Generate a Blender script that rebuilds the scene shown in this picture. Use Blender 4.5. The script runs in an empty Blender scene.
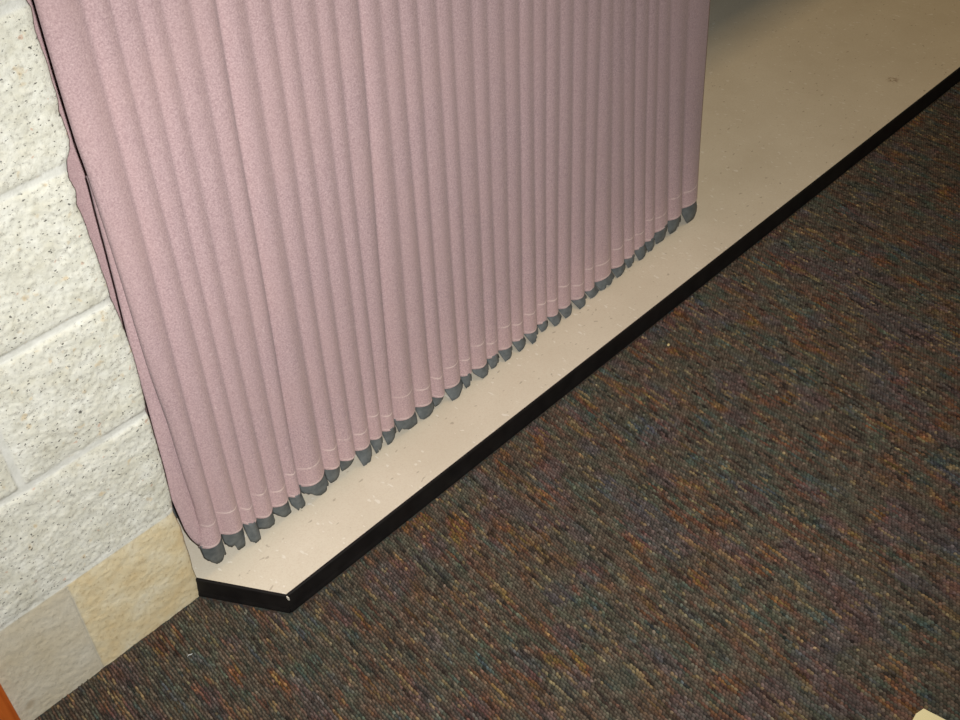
import bpy, math
import numpy as np

rng = np.random.default_rng(7)
scn = bpy.context.scene
col = scn.collection

# ------------------------------------------------------------------ camera solve (960x720)
FOC = 1159.5
YAW, PITCH, ROLL = 0.7665, 0.71388, -0.06711
CAM = np.array([0.0, -1.21671, 1.52653])


def cam_axes():
    cy, sy = math.cos(YAW), math.sin(YAW)
    cp, sp = math.cos(PITCH), math.sin(PITCH)
    f = np.array([sy * cp, cy * cp, -sp])
    r = np.array([cy, -sy, 0.0])
    u = np.cross(r, f)
    cr, sr = math.cos(ROLL), math.sin(ROLL)
    return f, cr * r + sr * u, -sr * r + cr * u


FW, RT, UP = cam_axes()


def ray(px, py):
    return FW * FOC + RT * (px - 480) + UP * (360 - py)


def on_y(px, py, y):
    d = ray(px, py)
    return CAM + d * ((y - CAM[1]) / d[1])


def on_z(px, py, z):
    d = ray(px, py)
    return CAM + d * ((z - CAM[2]) / d[2])


HS = 0.0352                    # height of the raised tile floor above the carpet backing

# ------------------------------------------------------------------ helpers
def link(o, parent=None):
    col.objects.link(o)
    if parent is not None:
        o.parent = parent
    return o


def mesh(name, verts, faces, mats, parent=None, smooth=False, attrs=None, mat_idx=None):
    me = bpy.data.meshes.new(name)
    verts = np.asarray(verts, dtype=np.float32).reshape(-1, 3)
    if isinstance(faces, np.ndarray):
        k = faces.shape[1]
        n = len(faces)
        me.vertices.add(len(verts))
        me.vertices.foreach_set('co', verts.ravel())
        me.loops.add(n * k)
        me.loops.foreach_set('vertex_index', faces.astype(np.int32).ravel())
        me.polygons.add(n)
        me.polygons.foreach_set('loop_start', np.arange(0, n * k, k, dtype=np.int32))
        me.update(calc_edges=True)
    else:
        me.from_pydata([tuple(map(float, v)) for v in verts], [], faces)
        me.update()
    for m in (mats if isinstance(mats, (list, tuple)) else [mats]):
        me.materials.append(m)
    if smooth:
        me.polygons.foreach_set('use_smooth', [True] * len(me.polygons))
    if mat_idx is not None:
        me.polygons.foreach_set('material_index', np.asarray(mat_idx, dtype=np.int32))
    for an, (typ, data) in (attrs or {}).items():
        a = me.attributes.new(an, typ, 'POINT')
        if typ == 'FLOAT':
            a.data.foreach_set('value', np.asarray(data, dtype=np.float32).ravel())
        else:
            a.data.foreach_set('color', np.asarray(data, dtype=np.float32).ravel())
    me.validate()
    return link(bpy.data.objects.new(name, me), parent)


def grid_faces(nu, nv):
    i = np.arange(nu - 1)[:, None]
    j = np.arange(nv - 1)[None, :]
    a = i * nv + j
    return np.stack([a, a + nv, a + nv + 1, a + 1], -1).reshape(-1, 4)


def tag(o, label, cat=None, kind=None, group=None):
    if label:
        o['label'] = label
    if cat:
        o['category'] = cat
    if kind:
        o['kind'] = kind
    if group:
        o['group'] = group
    return o


def box_vf(x0, x1, y0, y1, z0, z1):
    v = [(x, y, z) for x in (x0, x1) for y in (y0, y1) for z in (z0, z1)]
    f = [(0, 1, 3, 2), (4, 6, 7, 5), (0, 4, 5, 1), (2, 3, 7, 6), (0, 2, 6, 4), (1, 5, 7, 3)]
    return v, f


def bevel(o, w, seg=2):
    m = o.modifiers.new('bevel', 'BEVEL')
    m.width = w
    m.segments = seg
    m.limit_method = 'ANGLE'
    return o


def prism(poly, z0, z1):
    n = len(poly)
    v = [(p[0], p[1], z0) for p in poly] + [(p[0], p[1], z1) for p in poly]
    f = [tuple(range(n - 1, -1, -1)), tuple(range(n, 2 * n))]
    for i in range(n):
        j = (i + 1) % n
        f.append((i, j, n + j, n + i))
    return v, f


def vnoise(x, y, seed=0):
    """smooth value noise in [-1, 1] on arrays"""
    xi = np.floor(x).astype(np.int64)
    yi = np.floor(y).astype(np.int64)
    fx = x - xi
    fy = y - yi
    fx = fx * fx * (3 - 2 * fx)
    fy = fy * fy * (3 - 2 * fy)

    def h(a, b):
        n = (a * 374761393 + b * 668265263 + seed * 2147483647) & 0xFFFFFFFF
        n = ((n ^ (n >> 13)) * 1274126177) & 0xFFFFFFFF
        n = n ^ (n >> 16)
        return (n & 0xFFFF) / 32767.5 - 1.0
    return (h(xi, yi) * (1 - fx) + h(xi + 1, yi) * fx) * (1 - fy) + (h(xi, yi + 1) * (1 - fx) + h(xi + 1, yi + 1) * fx) * fy


def srgb(r, g, b):
    def c(v):
        v /= 255.0
        return v / 12.92 if v <= 0.04045 else ((v + 0.055) / 1.055) ** 2.4
    return (c(r), c(g), c(b), 1.0)


# ------------------------------------------------------------------ node helper
class NT:
    def __init__(self, name, rough=0.8, spec=0.3):
        self.m = bpy.data.materials.new(name)
        self.m.use_nodes = True
        self.t = self.m.node_tree
        self.b = self.t.nodes['Principled BSDF']
        self.b.inputs['Roughness'].default_value = rough
        self.b.inputs['Specular IOR Level'].default_value = spec

    def n(self, typ, **kw):
        nd = self.t.nodes.new(typ)
        for k, v in kw.items():
            setattr(nd, k, v)
        return nd

    def l(self, a, b):
        self.t.links.new(a, b)

    def pos(self, scale=(1, 1, 1), rot=(0, 0, 0)):
        tc = self.n('ShaderNodeTexCoord')
        mp = self.n('ShaderNodeMapping')
        mp.inputs['Scale'].default_value = scale
        mp.inputs['Rotation'].default_value = rot
        self.l(tc.outputs['Object'], mp.inputs['Vector'])
        return mp.outputs['Vector']

    def noise(self, scale, detail=3, rough=0.55, vec=None, out='Fac'):
        nd = self.n('ShaderNodeTexNoise')
        nd.inputs['Scale'].default_value = scale
        nd.inputs['Detail'].default_value = detail
        nd.inputs['Roughness'].default_value = rough
        self.l(vec if vec is not None else self.pos(), nd.inputs['Vector'])
        return nd.outputs[out]

    def voronoi(self, scale, vec=None, out='Distance', rnd=1.0):
        nd = self.n('ShaderNodeTexVoronoi')
        nd.inputs['Scale'].default_value = scale
        nd.inputs['Randomness'].default_value = rnd
        self.l(vec if vec is not None else self.pos(), nd.inputs['Vector'])
        return nd.outputs[out]

    def ramp(self, fac, stops):
        nd = self.n('ShaderNodeValToRGB')
        el = nd.color_ramp.elements
        while len(el) < len(stops):
            el.new(0.5)
        for e, (p, c) in zip(el, stops):
            e.position = p
            e.color = c if not isinstance(c, (int, float)) else (c, c, c, 1)
        self.l(fac, nd.inputs['Fac'])
        return nd.outputs['Color']

    def mix(self, fac, a, b, mode='MIX'):
        nd = self.n('ShaderNodeMix', data_type='RGBA', blend_type=mode)
        for v, s in ((fac, nd.inputs[0]), (a, nd.inputs[6]), (b, nd.inputs[7])):
            if isinstance(v, (int, float)):
                s.default_value = v
            elif isinstance(v, tuple):
                s.default_value = v
            else:
                self.l(v, s)
        return nd.outputs[2]

    def math(self, op, a, b):
        nd = self.n('ShaderNodeMath', operation=op)
        for v, s in ((a, nd.inputs[0]), (b, nd.inputs[1])):
            if isinstance(v, (int, float)):
                s.default_value = v
            else:
                self.l(v, s)
        return nd.outputs[0]

    def attr(self, name, out='Fac'):
        nd = self.n('ShaderNodeAttribute', attribute_name=name)
        return nd.outputs[out]

    def bump(self, h, strength=0.3, dist=0.001):
        nd = self.n('ShaderNodeBump')
        nd.inputs['Strength'].default_value = strength
        nd.inputs['Distance'].default_value = dist
        self.l(h, nd.inputs['Height'])
        self.l(nd.outputs['Normal'], self.b.inputs['Normal'])

    def color(self, c):
        if isinstance(c, tuple):
            self.b.inputs['Base Color'].default_value = c
        else:
            self.l(c, self.b.inputs['Base Color'])
        return self.m


# ------------------------------------------------------------------ materials
# pink felt-like partition fabric
def mat_fabric():
    k = NT('pink_fabric', 0.95, 0.08)
    k.b.inputs['Sheen Weight'].default_value = 0.15
    k.b.inputs['Sheen Roughness'].default_value = 0.6
    base = srgb(187, 159, 161)
    fine = k.noise(400, 3, 0.75)
    c = k.mix(k.ramp(fine, [(0.32, 0.0), (0.68, 1.0)]), srgb(157, 129, 133), srgb(215, 188, 188))
    c = k.mix(0.25, c, base)
    mott = k.noise(9, 3, 0.5)
    c = k.mix(k.ramp(mott, [(0.35, 0.0), (0.7, 0.28)]), c, srgb(196, 165, 161))
    lint = k.ramp(k.noise(260, 1, 0.4), [(0.74, 0.0), (0.78, 0.5)])
    c = k.mix(lint, c, srgb(222, 200, 196))
    st = k.attr('stitch')
    broken = k.ramp(k.noise(70, 2, 0.6), [(0.30, 0.15), (0.46, 1.0)])
    c = k.mix(k.math('MULTIPLY', st, broken), c, srgb(231, 211, 205))
    k.bump(fine, 0.35, 0.0012)
    return k.color(c)


def mat_back_fabric():
    k = NT('pink_fabric_back', 0.95, 0.05)
    fine = k.noise(520, 3, 0.7)
    c = k.mix(k.ramp(fine, [(0.30, 0.0), (0.72, 1.0)]), srgb(172, 141, 144), srgb(214, 185, 184))
    k.bump(fine, 0.3, 0.001)
    return k.color(c)


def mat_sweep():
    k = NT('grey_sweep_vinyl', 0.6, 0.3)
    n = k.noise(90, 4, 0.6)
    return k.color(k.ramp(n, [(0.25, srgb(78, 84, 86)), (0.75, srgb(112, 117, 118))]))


# vinyl composition tile: beige with pale and dark chips
def mat_tile():
    k = NT('beige_vinyl_tile', 0.42, 0.35)
    c = k.ramp(k.noise(5, 4, 0.6), [(0.3, srgb(215, 206, 187)), (0.7, srgb(226, 218, 200))])
    fine = k.noise(330, 3, 0.7)
    c = k.mix(k.ramp(fine, [(0.3, 0.35), (0.55, 0.0)]), c, srgb(200, 184, 160))
    stretch = k.pos((1, 0.55, 1), (0, 0, 0.5))
    pale = k.ramp(k.noise(125, 1, 0.4, stretch), [(0.70, 0.0), (0.74, 0.55)])
    c = k.mix(pale, c, srgb(244, 240, 230))
    st2 = k.pos((0.6, 1, 1), (0, 0, -0.4))
    dark = k.ramp(k.noise(120, 1, 0.4, st2), [(0.725, 0.0), (0.77, 0.4)])
    c = k.mix(dark, c, srgb(128, 110, 86))
    drk2 = k.ramp(k.voronoi(13), [(0.016, 0.8), (0.028, 0.0)])
    c = k.mix(drk2, c, srgb(96, 84, 66))
    # brown scuff out on the far tiles
    sp = on_z(893, 80, HS)
    vm = k.n('ShaderNodeVectorMath', operation='DISTANCE')
    k.l(k.pos((1, 1, 1)), vm.inputs[0])
    vm.inputs[1].default_value = tuple(sp)
    near = k.ramp(vm.outputs['Value'], [(0.004, 1.0), (0.020, 0.0)])
    blot = k.ramp(k.noise(150, 2), [(0.40, 0.0), (0.58, 0.8)])
    c = k.mix(k.math('MULTIPLY', near, blot), c, srgb(120, 84, 44))
    k.bump(k.noise(40, 2), 0.03, 0.002)
    return k.color(c)


def mat_black():
    k = NT('black_vinyl_edge', 0.5, 0.25)
    return k.color(k.ramp(k.noise(30, 3), [(0.3, srgb(20, 18, 18)), (0.7, srgb(30, 28, 27))]))


def mat_plain(name, c, rough=0.7, spec=0.3, sc=60, amt=0.9):
    k = NT(name, rough, spec)
    d = tuple(x * amt for x in c[:3]) + (1.0,)
    return k.color(k.ramp(k.noise(sc, 3), [(0.3, d), (0.7, c)]))


# split-face block, mortar, smooth base blocks (picked by vertex attributes of the wall)
def mat_wall():
    k = NT('split_face_block', 0.92, 0.15)
    c = k.ramp(k.noise(26, 5, 0.65), [(0.28, srgb(208, 205, 186)), (0.5, srgb(225, 224, 210)), (0.72, srgb(237, 237, 227))])
    tan = k.ramp(k.noise(48, 2, 0.5), [(0.64, 0.0), (0.72, 0.55)])
    c = k.mix(tan, c, srgb(214, 186, 136))
    rust = k.ramp(k.noise(75, 1, 0.4, k.pos((1, 1, 1.3), (0.3, 0.9, 0))), [(0.74, 0.0), (0.78, 0.5)])
    c = k.mix(rust, c, srgb(196, 140, 108))
    grey = k.ramp(k.noise(150, 3, 0.65), [(0.54, 0.0), (0.68, 0.6)])
    c = k.mix(grey, c, srgb(166, 162, 150))
    # little dark aggregate grains
    v = k.pos((1, 1, 1.5), (0, 0.55, 0))
    g1 = k.ramp(k.noise(165, 2, 0.5, v), [(0.665, 0.0), (0.70, 0.9)])
    c = k.mix(g1, c, srgb(84, 82, 76))
    g2 = k.ramp(k.voronoi(95, v), [(0.10, 0.8), (0.16, 0.0)])
    rare = k.ramp(k.noise(34, 1), [(0.46, 0.0), (0.54, 1.0)])
    c = k.mix(k.math('MULTIPLY', g2, rare), c, srgb(76, 72, 66))
    # mortar
    mo = k.ramp(k.noise(70, 3), [(0.3, srgb(214, 214, 204)), (0.7, srgb(230, 230, 222))])
    c = k.mix(k.attr('mortar'), c, mo)
    # base course: warm buff block at the end, grey one beside it
    buff = k.ramp(k.noise(16, 4, 0.6), [(0.28, srgb(218, 195, 148)), (0.50, srgb(226, 212, 176)), (0.72, srgb(233, 226, 202))])
    buff = k.mix(k.ramp(k.noise(150, 2, 0.6), [(0.55, 0.0), (0.72, 0.5)]), buff, srgb(180, 156, 112))
    greyb = k.ramp(k.noise(11, 4, 0.6), [(0.3, srgb(202, 191, 164)), (0.7, srgb(214, 208, 190))])
    greyb = k.mix(k.ramp(k.noise(17, 2, 0.5), [(0.66, 0.0), (0.78, 0.6)]), greyb, srgb(150, 126, 86))
    greyb = k.mix(k.ramp(k.noise(160, 2, 0.6), [(0.55, 0.0), (0.72, 0.4)]), greyb, srgb(160, 152, 132))
    bm = k.mix(k.attr('mortar'), buff, srgb(172, 166, 148))
    gm = k.mix(k.attr('mortar'), greyb, srgb(172, 166, 148))
    c = k.mix(k.attr('buff'), c, bm)
    c = k.mix(k.attr('greybase'), c, gm)
    k.bump(k.noise(330, 4, 0.7), 0.5, 0.0022)
    return k.color(c)


def mat_yarn():
    k = NT('loop_yarn', 0.95, 0.1)
    a = k.attr('yarn', 'Color')
    return k.color(a)


def mat_carpet_base():
    k = NT('dark_carpet', 0.95, 0.05)
    v = k.pos((1, 0.3, 1), (0, 0, 0.105))
    c = k.ramp(k.noise(60, 3, 0.6, v), [(0.3, srgb(54, 62, 64)), (0.45, srgb(72, 58, 50)), (0.55, srgb(60, 66, 62)), (0.7, srgb(88, 70, 50))])
    k.bump(k.voronoi(160), 0.6, 0.004)
    return k.color(c)


def mat_wood():
    k = NT('orange_stained_wood', 0.35, 0.5)
    v = k.pos((30, 30, 1.6))
    c = k.ramp(k.noise(3, 5, 0.6, v), [(0.3, srgb(176, 84, 30)), (0.6, srgb(206, 108, 44)), (0.8, srgb(192, 96, 38))])
    return k.color(c)


M_FAB, M_BACK, M_SWP = mat_fabric(), mat_back_fabric(), mat_sweep()
M_TILE, M_BLK, M_WALL = mat_tile(), mat_black(), mat_wall()
M_YARN, M_BASE, M_WOOD = mat_yarn(), mat_carpet_base(), mat_wood()
M_PAPER = mat_plain('cream_card', srgb(236, 226, 176), 0.7, 0.3, 20, 0.97)
M_NICK = mat_plain('pale_filler', srgb(220, 214, 200), 0.7)
M_CRUMB = mat_plain('tan_crumb', srgb(226, 206, 150), 0.8, 0.2, 300, 0.8)
M_LINT = mat_plain('white_lint', srgb(230, 232, 232), 0.9)
M_PAINT = mat_plain('cream_paint', srgb(214, 208, 192), 0.8, 0.2, 8, 0.97)

# ------------------------------------------------------------------ floors and edging
HS = 0.0352                    # height of the raised tile floor above the carpet backing
YE = -0.1385                   # front edge of the raised floor
C0 = (0.4945, 0.0022)         # where the edge leaves the wall
C1 = (0.5722, YE)              # corner of the edge

v, f = box_vf(-2.0, 6.5, -3.6, 0.35, -0.06, -0.003)
tag(mesh('floor', v, f, M_BASE), 'dark multicoloured carpeted floor in front of the raised tile floor', 'floor', 'structure')

EI = 0.004                     # the tile stops at the back of the black edging
dd = np.array(C1) - np.array(C0)
dd /= np.linalg.norm(dd)
nn = np.array([-dd[1], dd[0]])           # inward normal of the diagonal edge
poly = [(C0[0] + nn[0] * EI, C0[1] + nn[1] * EI), (C1[0] + EI * 0.55, YE + EI), (6.5, YE + EI), (6.5, 4.0), (0.35, 4.0), (0.35, 0.22), (C0[0] + nn[0] * EI, 0.22)]
v, f = prism(poly, -0.003, HS)
tag(mesh('floor_raised', v, f, M_TILE), 'raised beige speckled vinyl tile floor running under the pink partition', 'floor', 'structure')


def edging(name, p0, p1, n_out, label, e0=0.0, e1=0.0):
    """black vinyl edge: thin lip on top, face leaning out a little towards the carpet"""
    p0, p1, n = np.array(p0), np.array(p1), np.array(n_out)
    prof = [(-0.004, -0.002), (-0.004, HS + 0.0008), (-0.001, HS + 0.0012), (0.0006, HS - 0.0002), (0.001, HS - 0.004), (0.0035, 0.008), (0.0050, 0.002), (0.0050, -0.002)]
    vs, k = [], len(prof)
    for p in (p0, p1):
        for o, z in prof:
            q = p + n * o
            vs.append((q[0], q[1], z))
    fs = [tuple(range(k)), tuple(range(2 * k - 1, k - 1, -1))]
    for i in range(k):
        j = (i + 1) % k
        fs.append((i, k + i, k + j, j))
    return tag(mesh(name, vs, fs, M_BLK), label, 'edging', 'structure')


tl = edging('trim_1', (C1[0] - 0.0008, YE), (6.5, YE), (0, -1), 'long straight black vinyl edging between beige tile and carpet')
td = edging('trim_2', C0, (C1[0] + dd[0] * 0.0022, C1[1] + dd[1] * 0.0022), -nn, 'short diagonal black vinyl edging from stone wall to the corner')
v, f = box_vf(-0.0008, 0.0010, -0.0050, 0.0006, HS - 0.0045, HS + 0.0014)
v = [(C1[0] + a, YE - 0.0008 + b, c) for a, b, c in v]
tag(mesh('joint_filler', v, f, M_NICK, tl), 'pale filler showing at the mitred corner')

# ------------------------------------------------------------------ block wall
edge_px = [(21, -14), (25, 0), (31, 10), (34, 32), (40, 50), (45, 62), (51, 82), (58, 103), (59, 114), (65, 130), (69, 142), (69.5, 152), (67.5, 162), (68, 180), (75, 193), (76, 207), (81, 217), (86, 230), (89, 240), (96, 257), (100, 270), (107, 287), (110, 297), (120, 320), (129, 342), (135, 360), (142, 387), (147, 410), (155, 437), (165, 475), (172, 504), (173, 515), (180, 529), (184, 545), (188.5, 560), (190.5, 571), (195, 583), (199, 591), (200, 597)]
E = np.array([on_y(a, b, -0.001)[[0, 2]] for a, b in edge_px])[::-1]
EZ, EX = E[:, 1], E[:, 0]


def wall_edge(z):
    return np.interp(z, EZ, EX) + np.interp(z, [0.0, 0.16, 0.45, 0.7], [0.0085, 0.004, 0.0015, 0.004])


zz = np.concatenate([np.arange(-0.003, 1.12, 0.0024), np.arange(1.12, 2.61, 0.03)])
XL = 0.115
uu = np.linspace(0, 1, 176)
Z, U = np.meshgrid(zz, uu, indexing='ij')
Xe = wall_edge(Z)
X = XL + (Xe - XL) * U
CR = 0.2032
course = np.clip(np.floor((Z + 1e-6) / CR), 0, None)
dz = np.minimum(np.abs(Z - course * CR), np.abs((course + 1) * CR - Z))
dz = np.where((course == 0) & (Z < 0.1), 1.0, dz)
jx = 0.3065
even = (course % 2 == 0)
dx = np.where(even, np.abs(X - jx), np.abs(X - 0.094))
mw = 0.0052
md = np.minimum(dz, dx)
wob = vnoise(X * 60, Z * 60, 3) * 0.0012
nearbase = np.exp(-((Z - CR) / 0.012) ** 2)
mort = np.clip((np.where(course == 0, 0.003, mw + 0.0016) + wob - md) / np.where(course == 0, 0.0045, 0.0024), 0, 1)
isb = course == 0
rough = (vnoise(X * 17, Z * 17, 1) * 0.0017 + vnoise(X * 50, Z * 62, 2) * 0.0006 + vnoise(X * 120, Z * 150, 4) * 0.0005 + vnoise(X * 270, Z * 300, 5) * 0.0008)
smooth_b = vnoise(X * 14, Z * 14, 6) * 0.0006 + vnoise(X * 70, Z * 70, 7) * 0.0004 + vnoise(X * 190, Z * 190, 8) * 0.0005
edge_fall = -0.0022 * np.exp(-np.clip(md - mw, 0, 1) / 0.006)
hgt = np.where(isb, smooth_b + edge_fall * 0.35, rough + edge_fall)
hm = np.where(isb | (Z < CR + 0.012), -0.0014, -0.0036 + vnoise(X * 40, Z * 40, 9) * 0.0008)
hgt = hgt * (1 - mort) + hm * mort
# arris of the wall end rounds off
hgt = hgt - 0.004 * np.exp(-((Xe - X) / 0.005))
Yw = -hgt - 0.001
front = np.stack([X, Yw, Z], -1)
# the return of the wall end, same rough stone
nd_ = 14
yy = np.linspace(0.006, 0.2, nd_)
Zr, Yr = np.meshgrid(zz, yy, indexing='ij')
Xr = wall_edge(Zr) - 0.003 + vnoise(Yr * 60, Zr * 60, 12) * 0.0016 - np.clip(Yr * 0.06, 0, 0.02)
ret = np.stack([Xr, Yr, Zr], -1)
backL = np.stack([np.full(len(zz), XL), np.full(len(zz), 0.2), zz], -1)[:, None, :]
frontL = np.stack([np.full(len(zz), XL), np.full(len(zz), 0.012), zz], -1)[:, None, :]
allv = np.concatenate([frontL, front, ret, backL], 1)
nr, nc = allv.shape[:2]


def pad(a, r=0.0):
    out = np.full((nr, nc), r, dtype=np.float32)
    out[:, 1:1 + a.shape[1]] = a
    return out


buff = (isb & (X >= jx)).astype(float)
gb = (isb & (X < jx)).astype(float)
topb = np.clip((Z - (CR - 0.0075)) / 0.003, 0, 1)      # pale bed on top of the base course
pb = pad(buff)
pb[:, 1 + len(uu):-1] = (zz < CR)[:, None]
wall = mesh('wall_left', allv.reshape(-1, 3), grid_faces(nr, nc)[:, ::-1].copy(), M_WALL, None, True,
            {'mortar': ('FLOAT', pad(np.clip(mort * (1 - 0.6 * nearbase * (X > 0.3) - 0.8 * nearbase * (X <= 0.3)), 0, 1))), 'buff': ('FLOAT', pb), 'greybase': ('FLOAT', pad(gb))})
tag(wall, 'cream split-face block wall with smooth buff and grey base blocks', 'wall', 'structure')

# wooden door casing at the left, the door beyond it
wa, wb = on_y(0, 680, -0.018), on_y(20, 720, -0.018)
xc = 0.5 * (wa[0] + wb[0])
v, f = box_vf(xc - 0.075, xc, -0.018, 0.011, -0.003, 2.15)
tag(bevel(mesh('trim_3', v, f, M_WOOD), 0.003), 'orange stained wooden door casing standing against the grey base block', 'casing', 'structure')
v, f = box_vf(xc - 0.90, xc - 0.068, 0.02, 0.06, 0.006, 2.12)
tag(bevel(mesh('door_1', v, f, M_WOOD), 0.002), 'orange stained wooden door beside the block wall', 'door', 'structure')
v, f = box_vf(-2.0, xc - 0.0, 0.062, 0.2, -0.003, 2.6)
tag(mesh('wall_beside', v, f, M_PAINT), 'plain cream wall behind the wooden door', 'wall', 'structure')
v, f = box_vf(0.50, 6.5, 0.002, 0.07, 2.30, 3.3)
tag(mesh('wall_header', v, f, M_PAINT), 'cream header wall above the partition track', 'wall', 'structure')

# ------------------------------------------------------------------ accordion partition
part = bpy.data.objects.new('accordion_partition', None)
link(part)
part.location = (1.2, 0.04, HS)
bpy.context.view_layer.update()
tag(part, 'dusty pink pleated accordion partition with ragged grey sweep strips along its hem', 'partition', 'thing')
OFF = np.array([1.2, 0.04, HS])


def child(name, verts, faces, mats, parent=part, **kw):
    return mesh(name, np.asarray(verts, dtype=float).reshape(-1, 3) - OFF, faces, mats, parent, **kw)


# pleat grooves: pixel x along the picture's top and along the hem
top_px = [33, 82, 109, 136, 160, 190, 217, 245, 270, 291, 315, 334, 360, 380, 399, 417, 436, 452, 472, 487, 504, 520, 534, 547, 561, 575, 589, 602, 614, 625, 637, 650, 660, 672, 690, 711]
hem_px = [202, 224, 245, 258, 274, 290, 302, 326, 341, 356, 371, 383, 396, 416, 433, 445, 461, 472, 487, 498.5, 512, 524, 537, 547, 558, 571, 584, 594, 611, 624, 634.5, 645, 654.5, 668, 682, 697]
lobe_y = [549.6, 535, 529, 520, 508, 501, 484, 472, 463, 452, 442, 434, 420.5, 408, 401, 389, 379, 371, 361, 352, 344, 336, 327, 319, 311, 302, 294, 281, 270, 261, 252, 244, 232, 221, 208]
NL = len(lobe_y)
hem_mid = [(hem_px[i] + hem_px[i + 1]) / 2 for i in range(NL)]
YC = -0.004
YHEM = -0.016
tp = np.array([on_y(a, 0, YC) for a in top_px])
hm3 = np.array([on_y(a, np.interp(a, hem_mid, lobe_y), YC) for a in hem_px])
lobe_z = np.array([on_y(hem_mid[i], lobe_y[i], YHEM)[2] for i in range(NL)])
ZT = 2.28
NS = 13
lp = np.arange(NL)
# rows from the hem upward, denser near the hem
tt = np.concatenate([np.arange(0, 0.072, 0.0009), 0.072 + np.linspace(0, 1, 100) ** 1.5 * (2.2 - 0.072)]) / 2.2
NZ = len(tt)

A_px = [(33, 0), (58, 87), (77.5, 150), (88, 178), (107.5, 237), (125, 292), (146, 360), (156, 390), (170, 427), (185, 475), (197, 510), (202, 530), (202, 550)]
A3 = np.array([on_y(a, b, YC) for a, b in A_px])[::-1]

cols = []          # per column: (lobe index, s)
for i in range(NL):
    for s in np.linspace(0, 1, NS)[(0 if i == 0 else 1):]:
        cols.append((i, s))
ncol = len(cols)
V = np.zeros((ncol, NZ, 3))
ST = np.zeros((ncol, NZ))
asym = rng.uniform(-0.10, 0.10, NL)
dep = rng.uniform(0.88, 1.15, NL)
# deep grooves read in the photo (6|7 and 12|13)
gdepth = np.zeros(NL + 1)
gdepth[6] = gdepth[12] = 0.006
gdepth[1] = 0.004
gdepth += rng.uniform(0, 0.002, NL + 1)
hz = np.interp(np.array([c[0] + c[1] for c in cols]), lp + 0.5, lobe_z)


def groove_x(j, z):
    if j == 0:
        return np.interp(z, A3[:, 2], A3[:, 0]) + np.interp(z, [0.1, 0.4, 0.9], [0.0, 0.003, 0.0055])
    z0, z1 = hm3[j, 2], tp[j, 2]
    w = np.clip((z - z0) / (z1 - z0), -0.1, 1.0)
    x = hm3[j, 0] + (tp[j, 0] - hm3[j, 0]) * w
    x = x + 0.001 + 0.003 * np.clip(w, 0, 1) + 0.0022 * np.sin(z * 9.0 + j * 1.7) * np.clip(w * (1.2 - w), 0, 1)
    return x


for ci, (i, s) in enumerate(cols):
    z = hz[ci] + (ZT - hz[ci]) * tt
    xa, xb = groove_x(i, z), groove_x(i + 1, z)
    w = xb - xa
    low = np.exp(-(z - HS) / 0.16)
    mid = np.exp(-(z - HS) / 0.55)
    A = ((0.0038 + 0.0040 * mid) * np.interp(i, [0, 10, 34], [0.95, 0.72, 0.30]) + 0.0068 * low) * dep[i] * np.clip(w / 0.038, 0.75, 1.35)
    sx = s + asym[i] * s * (1 - s)
    p_lo = np.sin(math.pi * s) ** 0.85 if 0 < s < 1 else 0.0
    p_hi = 0.35 * p_lo + 0.65 * (0.5 - 0.5 * math.cos(2 * math.pi * s))
    kk = np.clip(0.15 + 0.85 * low, 0, 1)
    prof = p_hi * (1 - kk) + p_lo * kk
    gd = (gdepth[i] * (1 - s) ** 6 + gdepth[i + 1] * s ** 6) * (0.35 + 0.65 * mid)
    y = YC + 0.004 + gd - A * prof - 0.0035 * low
    y = y + 0.0012 * np.sin(z * 23 + i * 2.1) * low * prof
    x = xa + w * sx + (0.004 * low * (s - 0.5) * prof)
    if i == 0 and s < 0.2:                       # the free left edge turns in
        y = y + 0.006 * (1 - s / 0.2)
    V[ci, :, 0], V[ci, :, 1], V[ci, :, 2] = x, y, z
    up = z - hz[ci] + 0.004 * prof
    s1 = np.exp(-((up - 0.0065) / 0.0013) ** 2)
    hh = 0.048 + 0.010 * math.sin(i * 2.7)
    s2 = np.exp(-((up - hh) / 0.0013) ** 2)
    ST[ci] = np.maximum(s1 * 0.7, s2) * np.sqrt(np.clip(p_lo, 0, 1))
# right end: fabric turns back round the last fold
endc = []
last = V[-1]
for a in np.linspace(0, 1, 9)[1:]:
    e = last.copy()
    e[:, 0] += 0.010 * math.sin(a * math.pi) - 0.004 * a
    e[:, 1] += 0.132 * a
    endc.append(e)
V = np.concatenate([V, np.array(endc)], 0)
ST = np.concatenate([ST, np.zeros((len(endc), NZ))], 0)
fr = child('front_fabric', V, grid_faces(V.shape[0], NZ), M_FAB, smooth=True, attrs={'stitch': ('FLOAT', ST)})
so = fr.modifiers.new('thickness', 'SOLIDIFY')
so.thickness = 0.0014
so.offset = -1

# back skin of the partition
YB = 0.138
xs = np.linspace(0.512, 1.862, 36 * 8)
zb = np.concatenate([np.linspace(0.066, 0.3, 12), np.linspace(0.35, ZT, 24)])
XB, ZB = np.meshgrid(xs, zb, indexing='ij')
YBm = YB + 0.007 * np.abs(np.sin((XB - 0.512) / 0.0375 * math.pi)) ** 0.7
XB = np.maximum(XB, wall_edge(ZB) + 0.001)
bk = child('back_fabric', np.stack([XB, YBm, ZB], -1), grid_faces(len(xs), len(zb)), M_BACK, smooth=True)
bk.modifiers.new('thickness', 'SOLIDIFY').thickness = 0.0014

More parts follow.
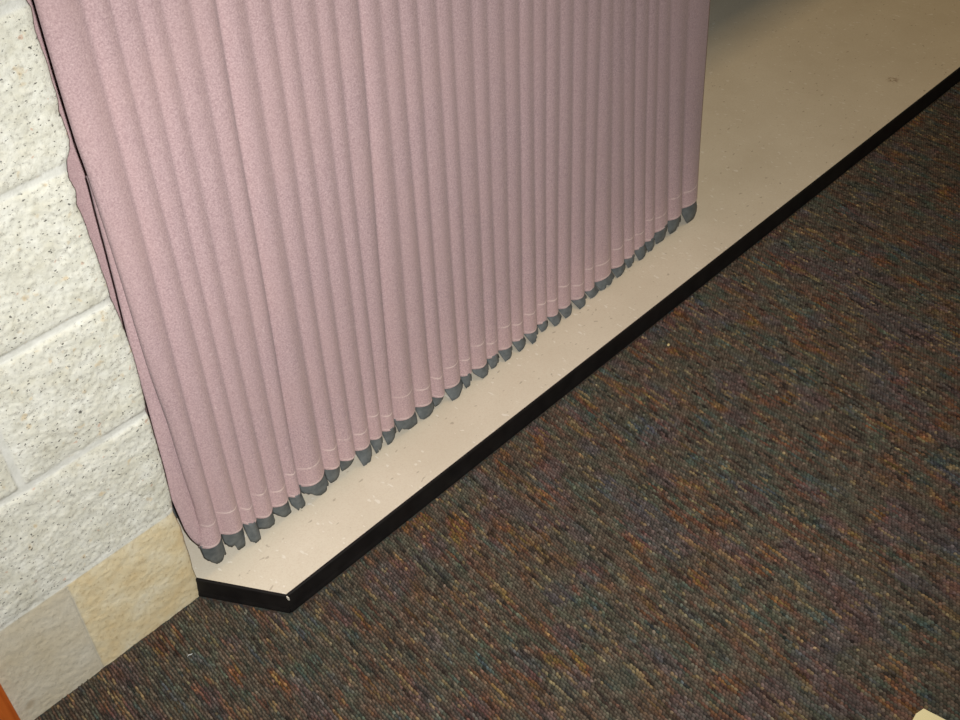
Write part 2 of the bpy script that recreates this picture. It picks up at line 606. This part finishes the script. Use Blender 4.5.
# narrow flap of the first fold between the wall and the first pleat
B_px = [(86, 176), (89, 186), (95, 210), (105, 247), (116, 290), (127, 335), (135, 365), (147, 405), (155, 435), (165, 470), (172, 500), (179, 516), (185, 530), (191, 539), (199, 546)]
yb = np.array([b for a, b in B_px], float)
ydep = np.interp(yb, [170, 400, 546], [0.034, 0.026, 0.004])
B3 = np.array([on_y(a, b, d) for (a, b), d in zip(B_px, ydep)])[::-1]
zf = np.linspace(B3[0, 2], B3[-1, 2], 70)
rows = []
for z in zf:
    xl = np.interp(z, B3[:, 2], B3[:, 0])
    yl = np.interp(z, B3[:, 2], B3[:, 1])
    xr = groove_x(0, max(z, hm3[0, 2])) + 0.016
    yr = np.interp(z, [0.07, 0.30, 0.9], [0.006, 0.018, 0.030])
    row = []
    for s in np.linspace(0, 1, 9):
        x = xl + (max(xr, xl + 0.002) - xl) * s
        row.append((x, yl + (yr - yl) * s - 0.004 * math.sin(math.pi * s), z))
    rows.append(row)
fl = child('edge_flap', np.array(rows), grid_faces(len(zf), 9)[:, ::-1].copy(), M_FAB, smooth=True,
           attrs={'stitch': ('FLOAT', np.zeros((len(zf), 9)))})
so = fl.modifiers.new('thickness', 'SOLIDIFY')
so.thickness = 0.0014
so.offset = -1


# ragged grey sweeps under the pleats; each torn strip touches the tile at its tip
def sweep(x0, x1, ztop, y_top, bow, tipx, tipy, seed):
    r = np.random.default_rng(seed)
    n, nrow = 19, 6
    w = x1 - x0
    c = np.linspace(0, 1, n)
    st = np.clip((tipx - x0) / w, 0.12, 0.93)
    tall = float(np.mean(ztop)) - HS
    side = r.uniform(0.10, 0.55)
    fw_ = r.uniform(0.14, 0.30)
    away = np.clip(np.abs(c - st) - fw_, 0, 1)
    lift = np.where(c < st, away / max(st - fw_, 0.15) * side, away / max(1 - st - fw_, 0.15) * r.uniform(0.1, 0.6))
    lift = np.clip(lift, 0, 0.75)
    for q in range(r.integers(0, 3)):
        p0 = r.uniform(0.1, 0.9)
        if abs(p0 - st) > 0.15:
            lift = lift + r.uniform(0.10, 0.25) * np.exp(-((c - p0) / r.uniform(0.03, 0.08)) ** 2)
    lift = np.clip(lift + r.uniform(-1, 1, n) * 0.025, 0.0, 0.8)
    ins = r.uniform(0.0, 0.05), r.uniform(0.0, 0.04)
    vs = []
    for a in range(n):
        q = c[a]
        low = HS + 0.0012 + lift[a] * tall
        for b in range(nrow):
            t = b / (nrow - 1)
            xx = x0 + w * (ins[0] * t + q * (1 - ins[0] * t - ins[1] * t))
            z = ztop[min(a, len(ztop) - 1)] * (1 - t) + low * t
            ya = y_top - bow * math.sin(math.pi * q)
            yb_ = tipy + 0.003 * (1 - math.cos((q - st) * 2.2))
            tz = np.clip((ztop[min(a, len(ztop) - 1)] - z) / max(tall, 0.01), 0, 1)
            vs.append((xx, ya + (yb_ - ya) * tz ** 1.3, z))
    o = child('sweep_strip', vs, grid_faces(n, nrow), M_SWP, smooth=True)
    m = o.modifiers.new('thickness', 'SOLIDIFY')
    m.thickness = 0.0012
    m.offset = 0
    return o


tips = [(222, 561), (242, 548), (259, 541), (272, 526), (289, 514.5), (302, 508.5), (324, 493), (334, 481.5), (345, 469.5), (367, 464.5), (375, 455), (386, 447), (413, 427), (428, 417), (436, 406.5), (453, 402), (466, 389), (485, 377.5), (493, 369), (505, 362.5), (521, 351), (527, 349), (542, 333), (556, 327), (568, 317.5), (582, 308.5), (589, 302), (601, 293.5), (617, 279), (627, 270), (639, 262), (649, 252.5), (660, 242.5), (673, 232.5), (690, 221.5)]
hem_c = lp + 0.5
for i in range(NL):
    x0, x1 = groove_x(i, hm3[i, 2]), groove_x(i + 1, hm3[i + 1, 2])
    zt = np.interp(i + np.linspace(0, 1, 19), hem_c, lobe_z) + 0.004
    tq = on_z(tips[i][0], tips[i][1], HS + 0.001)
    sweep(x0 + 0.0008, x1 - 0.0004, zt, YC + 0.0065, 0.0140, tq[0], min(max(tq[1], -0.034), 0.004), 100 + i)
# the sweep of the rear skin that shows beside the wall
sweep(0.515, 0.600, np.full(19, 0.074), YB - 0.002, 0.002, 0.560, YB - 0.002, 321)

# ------------------------------------------------------------------ carpet pile: looped yarn in rows
PITCH_R, PITCH_L = 0.0050, 0.0062
ang = math.radians(84.0)
ul = np.array([math.cos(ang), math.sin(ang)])       # along a row
ur = np.array([math.sin(ang), -math.cos(ang)])      # across rows
NR_, NL_ = 860, 420
R_, L_ = np.meshgrid(np.arange(-80, NR_ + 60), np.arange(-380, NL_ - 150), indexing='ij')
Rf = R_ * PITCH_R
Lf = (L_ + 0.5 * (R_ % 2)) * PITCH_L
px = Rf * ur[0] + Lf * ul[0]
py = Rf * ur[1] + Lf * ul[1]
jit = rng.normal(0, 0.0005, (2,) + px.shape)
px = px + jit[0]
py = py + jit[1]
# keep what the photograph sees, with a wide margin, off the wall and the raised floor
P3 = np.stack([px, py, np.zeros_like(px)], -1) - CAM
dep_ = P3 @ FW
sx = 480 + FOC * (P3 @ RT) / dep_
sy = 360 - FOC * (P3 @ UP) / dep_
keep = (sx > -260) & (sx < 1420) & (sy > -80) & (sy < 1060) & (dep_ > 0.3)
keep &= (py < -0.006)
keep &= ~((py > YE - 0.0105) & (px > C1[0] - 0.004))
sd = (px - C0[0]) * nn[0] + (py - C0[1]) * nn[1]
keep &= ~((sd > -0.0115) & (px > C0[0] - 0.02) & (py > YE - 0.011))
keep &= ~((px < xc + 0.004) & (py > -0.025))
# yarn colours: space-dyed streaks along the rows, drifting patches across them
row_off = rng.uniform(0, 1000, 3000)
ro = row_off[(R_ + 80)]
h1 = vnoise(Rf / 0.026 + 31, Lf / 0.060 + 17, 21)
h2 = vnoise(Rf / 0.0125 + 5, Lf / 0.040 + 90, 22)
h3 = vnoise(ro, Lf / 0.026 + ro, 23)
h4 = vnoise(ro + 500, Lf / 0.020 + ro * 2, 24)
h5 = vnoise(Rf / 0.05 + 77, Lf / 0.06 + 12, 25)
hue = 0.50 * h1 + 0.42 * h2 + 0.62 * h3
pal = np.array([srgb(*c)[:3] for c in [(64, 74, 84), (64, 80, 77), (72, 79, 67), (82, 76, 68), (84, 70, 62), (96, 62, 52), (112, 74, 44), (116, 94, 48)]])
hq = np.clip((hue + 0.95) / 1.9, 0, 0.9999) * (len(pal) - 1)
i0 = hq.astype(int)
fr_ = (hq - i0)[..., None]
colr = pal[i0] * (1 - fr_) + pal[np.minimum(i0 + 1, len(pal) - 1)] * fr_
neutral = np.array(srgb(82, 73, 64)[:3])
nw = np.clip(0.80 - 0.7 * np.abs(h5 + 0.5 * h4), 0.18, 0.75)[..., None]
colr = colr * (1 - nw) + neutral * nw
purp = np.clip((vnoise(Rf / 0.04 + 9, Lf / 0.07 + 3, 27) - 0.35) * 1.6, 0, 0.25)[..., None]
colr = colr * (1 - purp) + np.array(srgb(82, 64, 80)[:3]) * purp
tanw = np.clip((h4 - 0.66) * 4.0, 0, 0.36)[..., None]
colr = colr * (1 - tanw) + np.array(srgb(146, 124, 84)[:3]) * tanw
dark = np.clip((-h4 - 0.45) * 2.2, 0, 0.65)[..., None]
colr = colr * (1 - dark) + np.array(srgb(38, 34, 34)[:3]) * dark
val = np.exp(rng.normal(0, 0.25, px.shape))[..., None]
colr = np.clip(colr * np.array([1.18, 1.20, 1.13]) * val, 0.004, 0.6)

kx, ky = px[keep], py[keep]
kc = colr[keep]
nlp = len(kx)
# one loop: a little elongated dome, 3 rings of 6 plus a cap
seg = 6
ringr, ringz = [1.0, 0.92, 0.55], [-0.002, 0.0012, 0.0032]
tmpl = []
for rr_, zz_ in zip(ringr, ringz):
    for q in range(seg):
        a = 2 * math.pi * q / seg
        tmpl.append((rr_ * math.cos(a), rr_ * math.sin(a), zz_))
tmpl.append((0, 0, 0.0041))
tmpl = np.array(tmpl)
tv = len(tmpl)
tf = []
for b in range(2):
    for q in range(seg):
        q2 = (q + 1) % seg
        tf.append((b * seg + q, b * seg + q2, (b + 1) * seg + q2))
        tf.append((b * seg + q, (b + 1) * seg + q2, (b + 1) * seg + q))
for q in range(seg):
    tf.append((2 * seg + q, 2 * seg + (q + 1) % seg, 3 * seg))
tf = np.array(tf)
ra = np.exp(rng.normal(0, 0.10, nlp)) * PITCH_L * 0.66
rb = np.exp(rng.normal(0, 0.10, nlp)) * PITCH_R * 0.44
tw = ang + rng.normal(0.12, 0.12, nlp)
zs = np.exp(rng.normal(0, 0.16, nlp))
lx = tmpl[None, :, 0] * ra[:, None]
ly = tmpl[None, :, 1] * rb[:, None]
vx = kx[:, None] + lx * np.cos(tw)[:, None] - ly * np.sin(tw)[:, None]
vy = ky[:, None] + lx * np.sin(tw)[:, None] + ly * np.cos(tw)[:, None]
vz = np.where(tmpl[None, :, 2] > 0, tmpl[None, :, 2] * zs[:, None], tmpl[None, :, 2])
VV = np.stack([vx, vy, vz], -1).reshape(-1, 3)
FF = (tf[None] + (np.arange(nlp) * tv)[:, None, None]).reshape(-1, 3)
CC = np.repeat(np.concatenate([kc, np.ones((nlp, 1))], 1), tv, axis=0)
pile = mesh('carpet_pile', VV, FF, M_YARN, None, True, {'yarn': ('FLOAT_COLOR', CC)})
tag(pile, 'dark multicoloured loop pile carpet with rust, teal and ochre streaks', 'carpet', 'stuff')
print('loops', nlp)

# ------------------------------------------------------------------ small things lying on the carpet
ZP = 0.0045
pc = [on_z(a, b, ZP)[:2] for a, b in [(923.5, 709), (916, 714), (913.5, 718.5)]]
p0, p1, p2 = pc
dr = on_z(945, 720, ZP)[:2] - p0
dr /= np.linalg.norm(dr)
dl = np.array([-dr[1], dr[0]])
if dl @ (p2 - p1) < 0:
    dl = -dl
far = p0 + dr * 0.11
poly = [p0, p1, p2, p2 + dl * 0.07, far + dl * (0.07 + (p2 - p0) @ dl), far]
# make it counter-clockwise
ar = sum(poly[i][0] * poly[(i + 1) % 6][1] - poly[(i + 1) % 6][0] * poly[i][1] for i in range(6))
if ar < 0:
    poly = poly[::-1]
v, f = prism(poly, ZP, ZP + 0.0012)
tag(mesh('paper_card', v, f, M_PAPER), 'cream card with clipped corner lying on the carpet', 'card')


def pebble(name, x, y, z, rx, ry, rz, rot, m, label, cat, seed):
    r = np.random.default_rng(seed)
    vs, fs = [], []
    nu, nv = 10, 7
    for a in range(nv):
        th = math.pi * a / (nv - 1)
        for b in range(nu):
            ph = 2 * math.pi * b / nu
            k = 1 + 0.25 * r.uniform(-1, 1) * math.sin(th)
            p = (rx * k * math.sin(th) * math.cos(ph), ry * k * math.sin(th) * math.sin(ph), rz * k * math.cos(th))
            vs.append((x + p[0] * math.cos(rot) - p[1] * math.sin(rot), y + p[0] * math.sin(rot) + p[1] * math.cos(rot), z + p[2]))
    for a in range(nv - 1):
        for b in range(nu):
            b2 = (b + 1) % nu
            fs.append((a * nu + b, a * nu + b2, (a + 1) * nu + b2, (a + 1) * nu + b))
    return tag(mesh(name, vs, fs, m, None, True), label, cat)


q = on_z(668.5, 345, 0.005)
pebble('crumb', q[0], q[1], 0.0058, 0.0042, 0.0026, 0.0018, 0.3, M_CRUMB, 'tan crumb on the carpet close to the long black edging', 'crumb', 3)
q0, q1 = on_z(187.5, 657, 0.005), on_z(192, 653, 0.005)
pts = [q0 + (q1 - q0) * t + np.array([0, 0.0012 * math.sin(t * 5), 0.0004 * math.sin(t * 7)]) for t in np.linspace(0, 1, 9)]
pts = np.array(pts)
tv_, tf_ = [], []
for i, p in enumerate(pts):
    for q in range(5):
        a = 2 * math.pi * q / 5
        tv_.append((p[0] + 0.0006 * math.cos(a), p[1] + 0.0003 * math.cos(a), p[2] + 0.0006 * math.sin(a)))
for i in range(len(pts) - 1):
    for q in range(5):
        q2 = (q + 1) % 5
        tf_.append((i * 5 + q, i * 5 + q2, i * 5 + 5 + q2, i * 5 + 5 + q))
tf_ += [(4, 3, 2, 1, 0), tuple(len(tv_) - 5 + q for q in range(5))]
tag(mesh('lint_thread', tv_, tf_, M_LINT), 'white thread of lint on the carpet below the buff base block', 'lint')

# ------------------------------------------------------------------ light: the camera's flash, warm lamps overhead, dim room
import mathutils
rot = mathutils.Matrix((RT, UP, -FW)).transposed()
fp = CAM + RT * 0.024 + UP * 0.030
ld = bpy.data.lights.new('camera_flash', 'SPOT')
ld.spot_size = math.radians(82)
ld.spot_blend = 1.0
ld.shadow_soft_size = 0.010
ld.energy = 150.0
ld.color = (1.0, 0.985, 0.96)
lo = link(bpy.data.objects.new('camera_flash', ld))
lo.location = fp
lo.rotation_euler = mathutils.Vector(ray(430, 430)).to_track_quat('-Z', 'Y').to_euler()

la = bpy.data.lights.new('ceiling_lamp', 'AREA')
la.shape = 'RECTANGLE'
la.size, la.size_y = 3.4, 0.14
la.energy = 38.0
la.color = (1.0, 0.70, 0.36)
lo2 = link(bpy.data.objects.new('ceiling_lamp', la))
lo2.location = (3.6, -0.32, 4.0)

w = bpy.data.worlds.new('world')
scn.world = w
w.use_nodes = True
w.node_tree.nodes['Background'].inputs['Color'].default_value = (1.0, 0.95, 0.74, 1)
w.node_tree.nodes['Background'].inputs['Strength'].default_value = 0.05

# ------------------------------------------------------------------ camera
cd = bpy.data.cameras.new('camera')
cd.sensor_fit = 'HORIZONTAL'
cd.sensor_width = 36.0
cd.lens = FOC * 36.0 / 960.0
cd.clip_start = 0.05
co = link(bpy.data.objects.new('camera', cd))
co.matrix_world = mathutils.Matrix.Translation(CAM) @ rot.to_4x4()
scn.camera = co

scn.view_settings.view_transform = 'Standard'
scn.view_settings.look = 'None'
scn.view_settings.gamma = 1.0
scn.view_settings.use_curve_mapping = False
scn.view_settings.exposure = 0.0
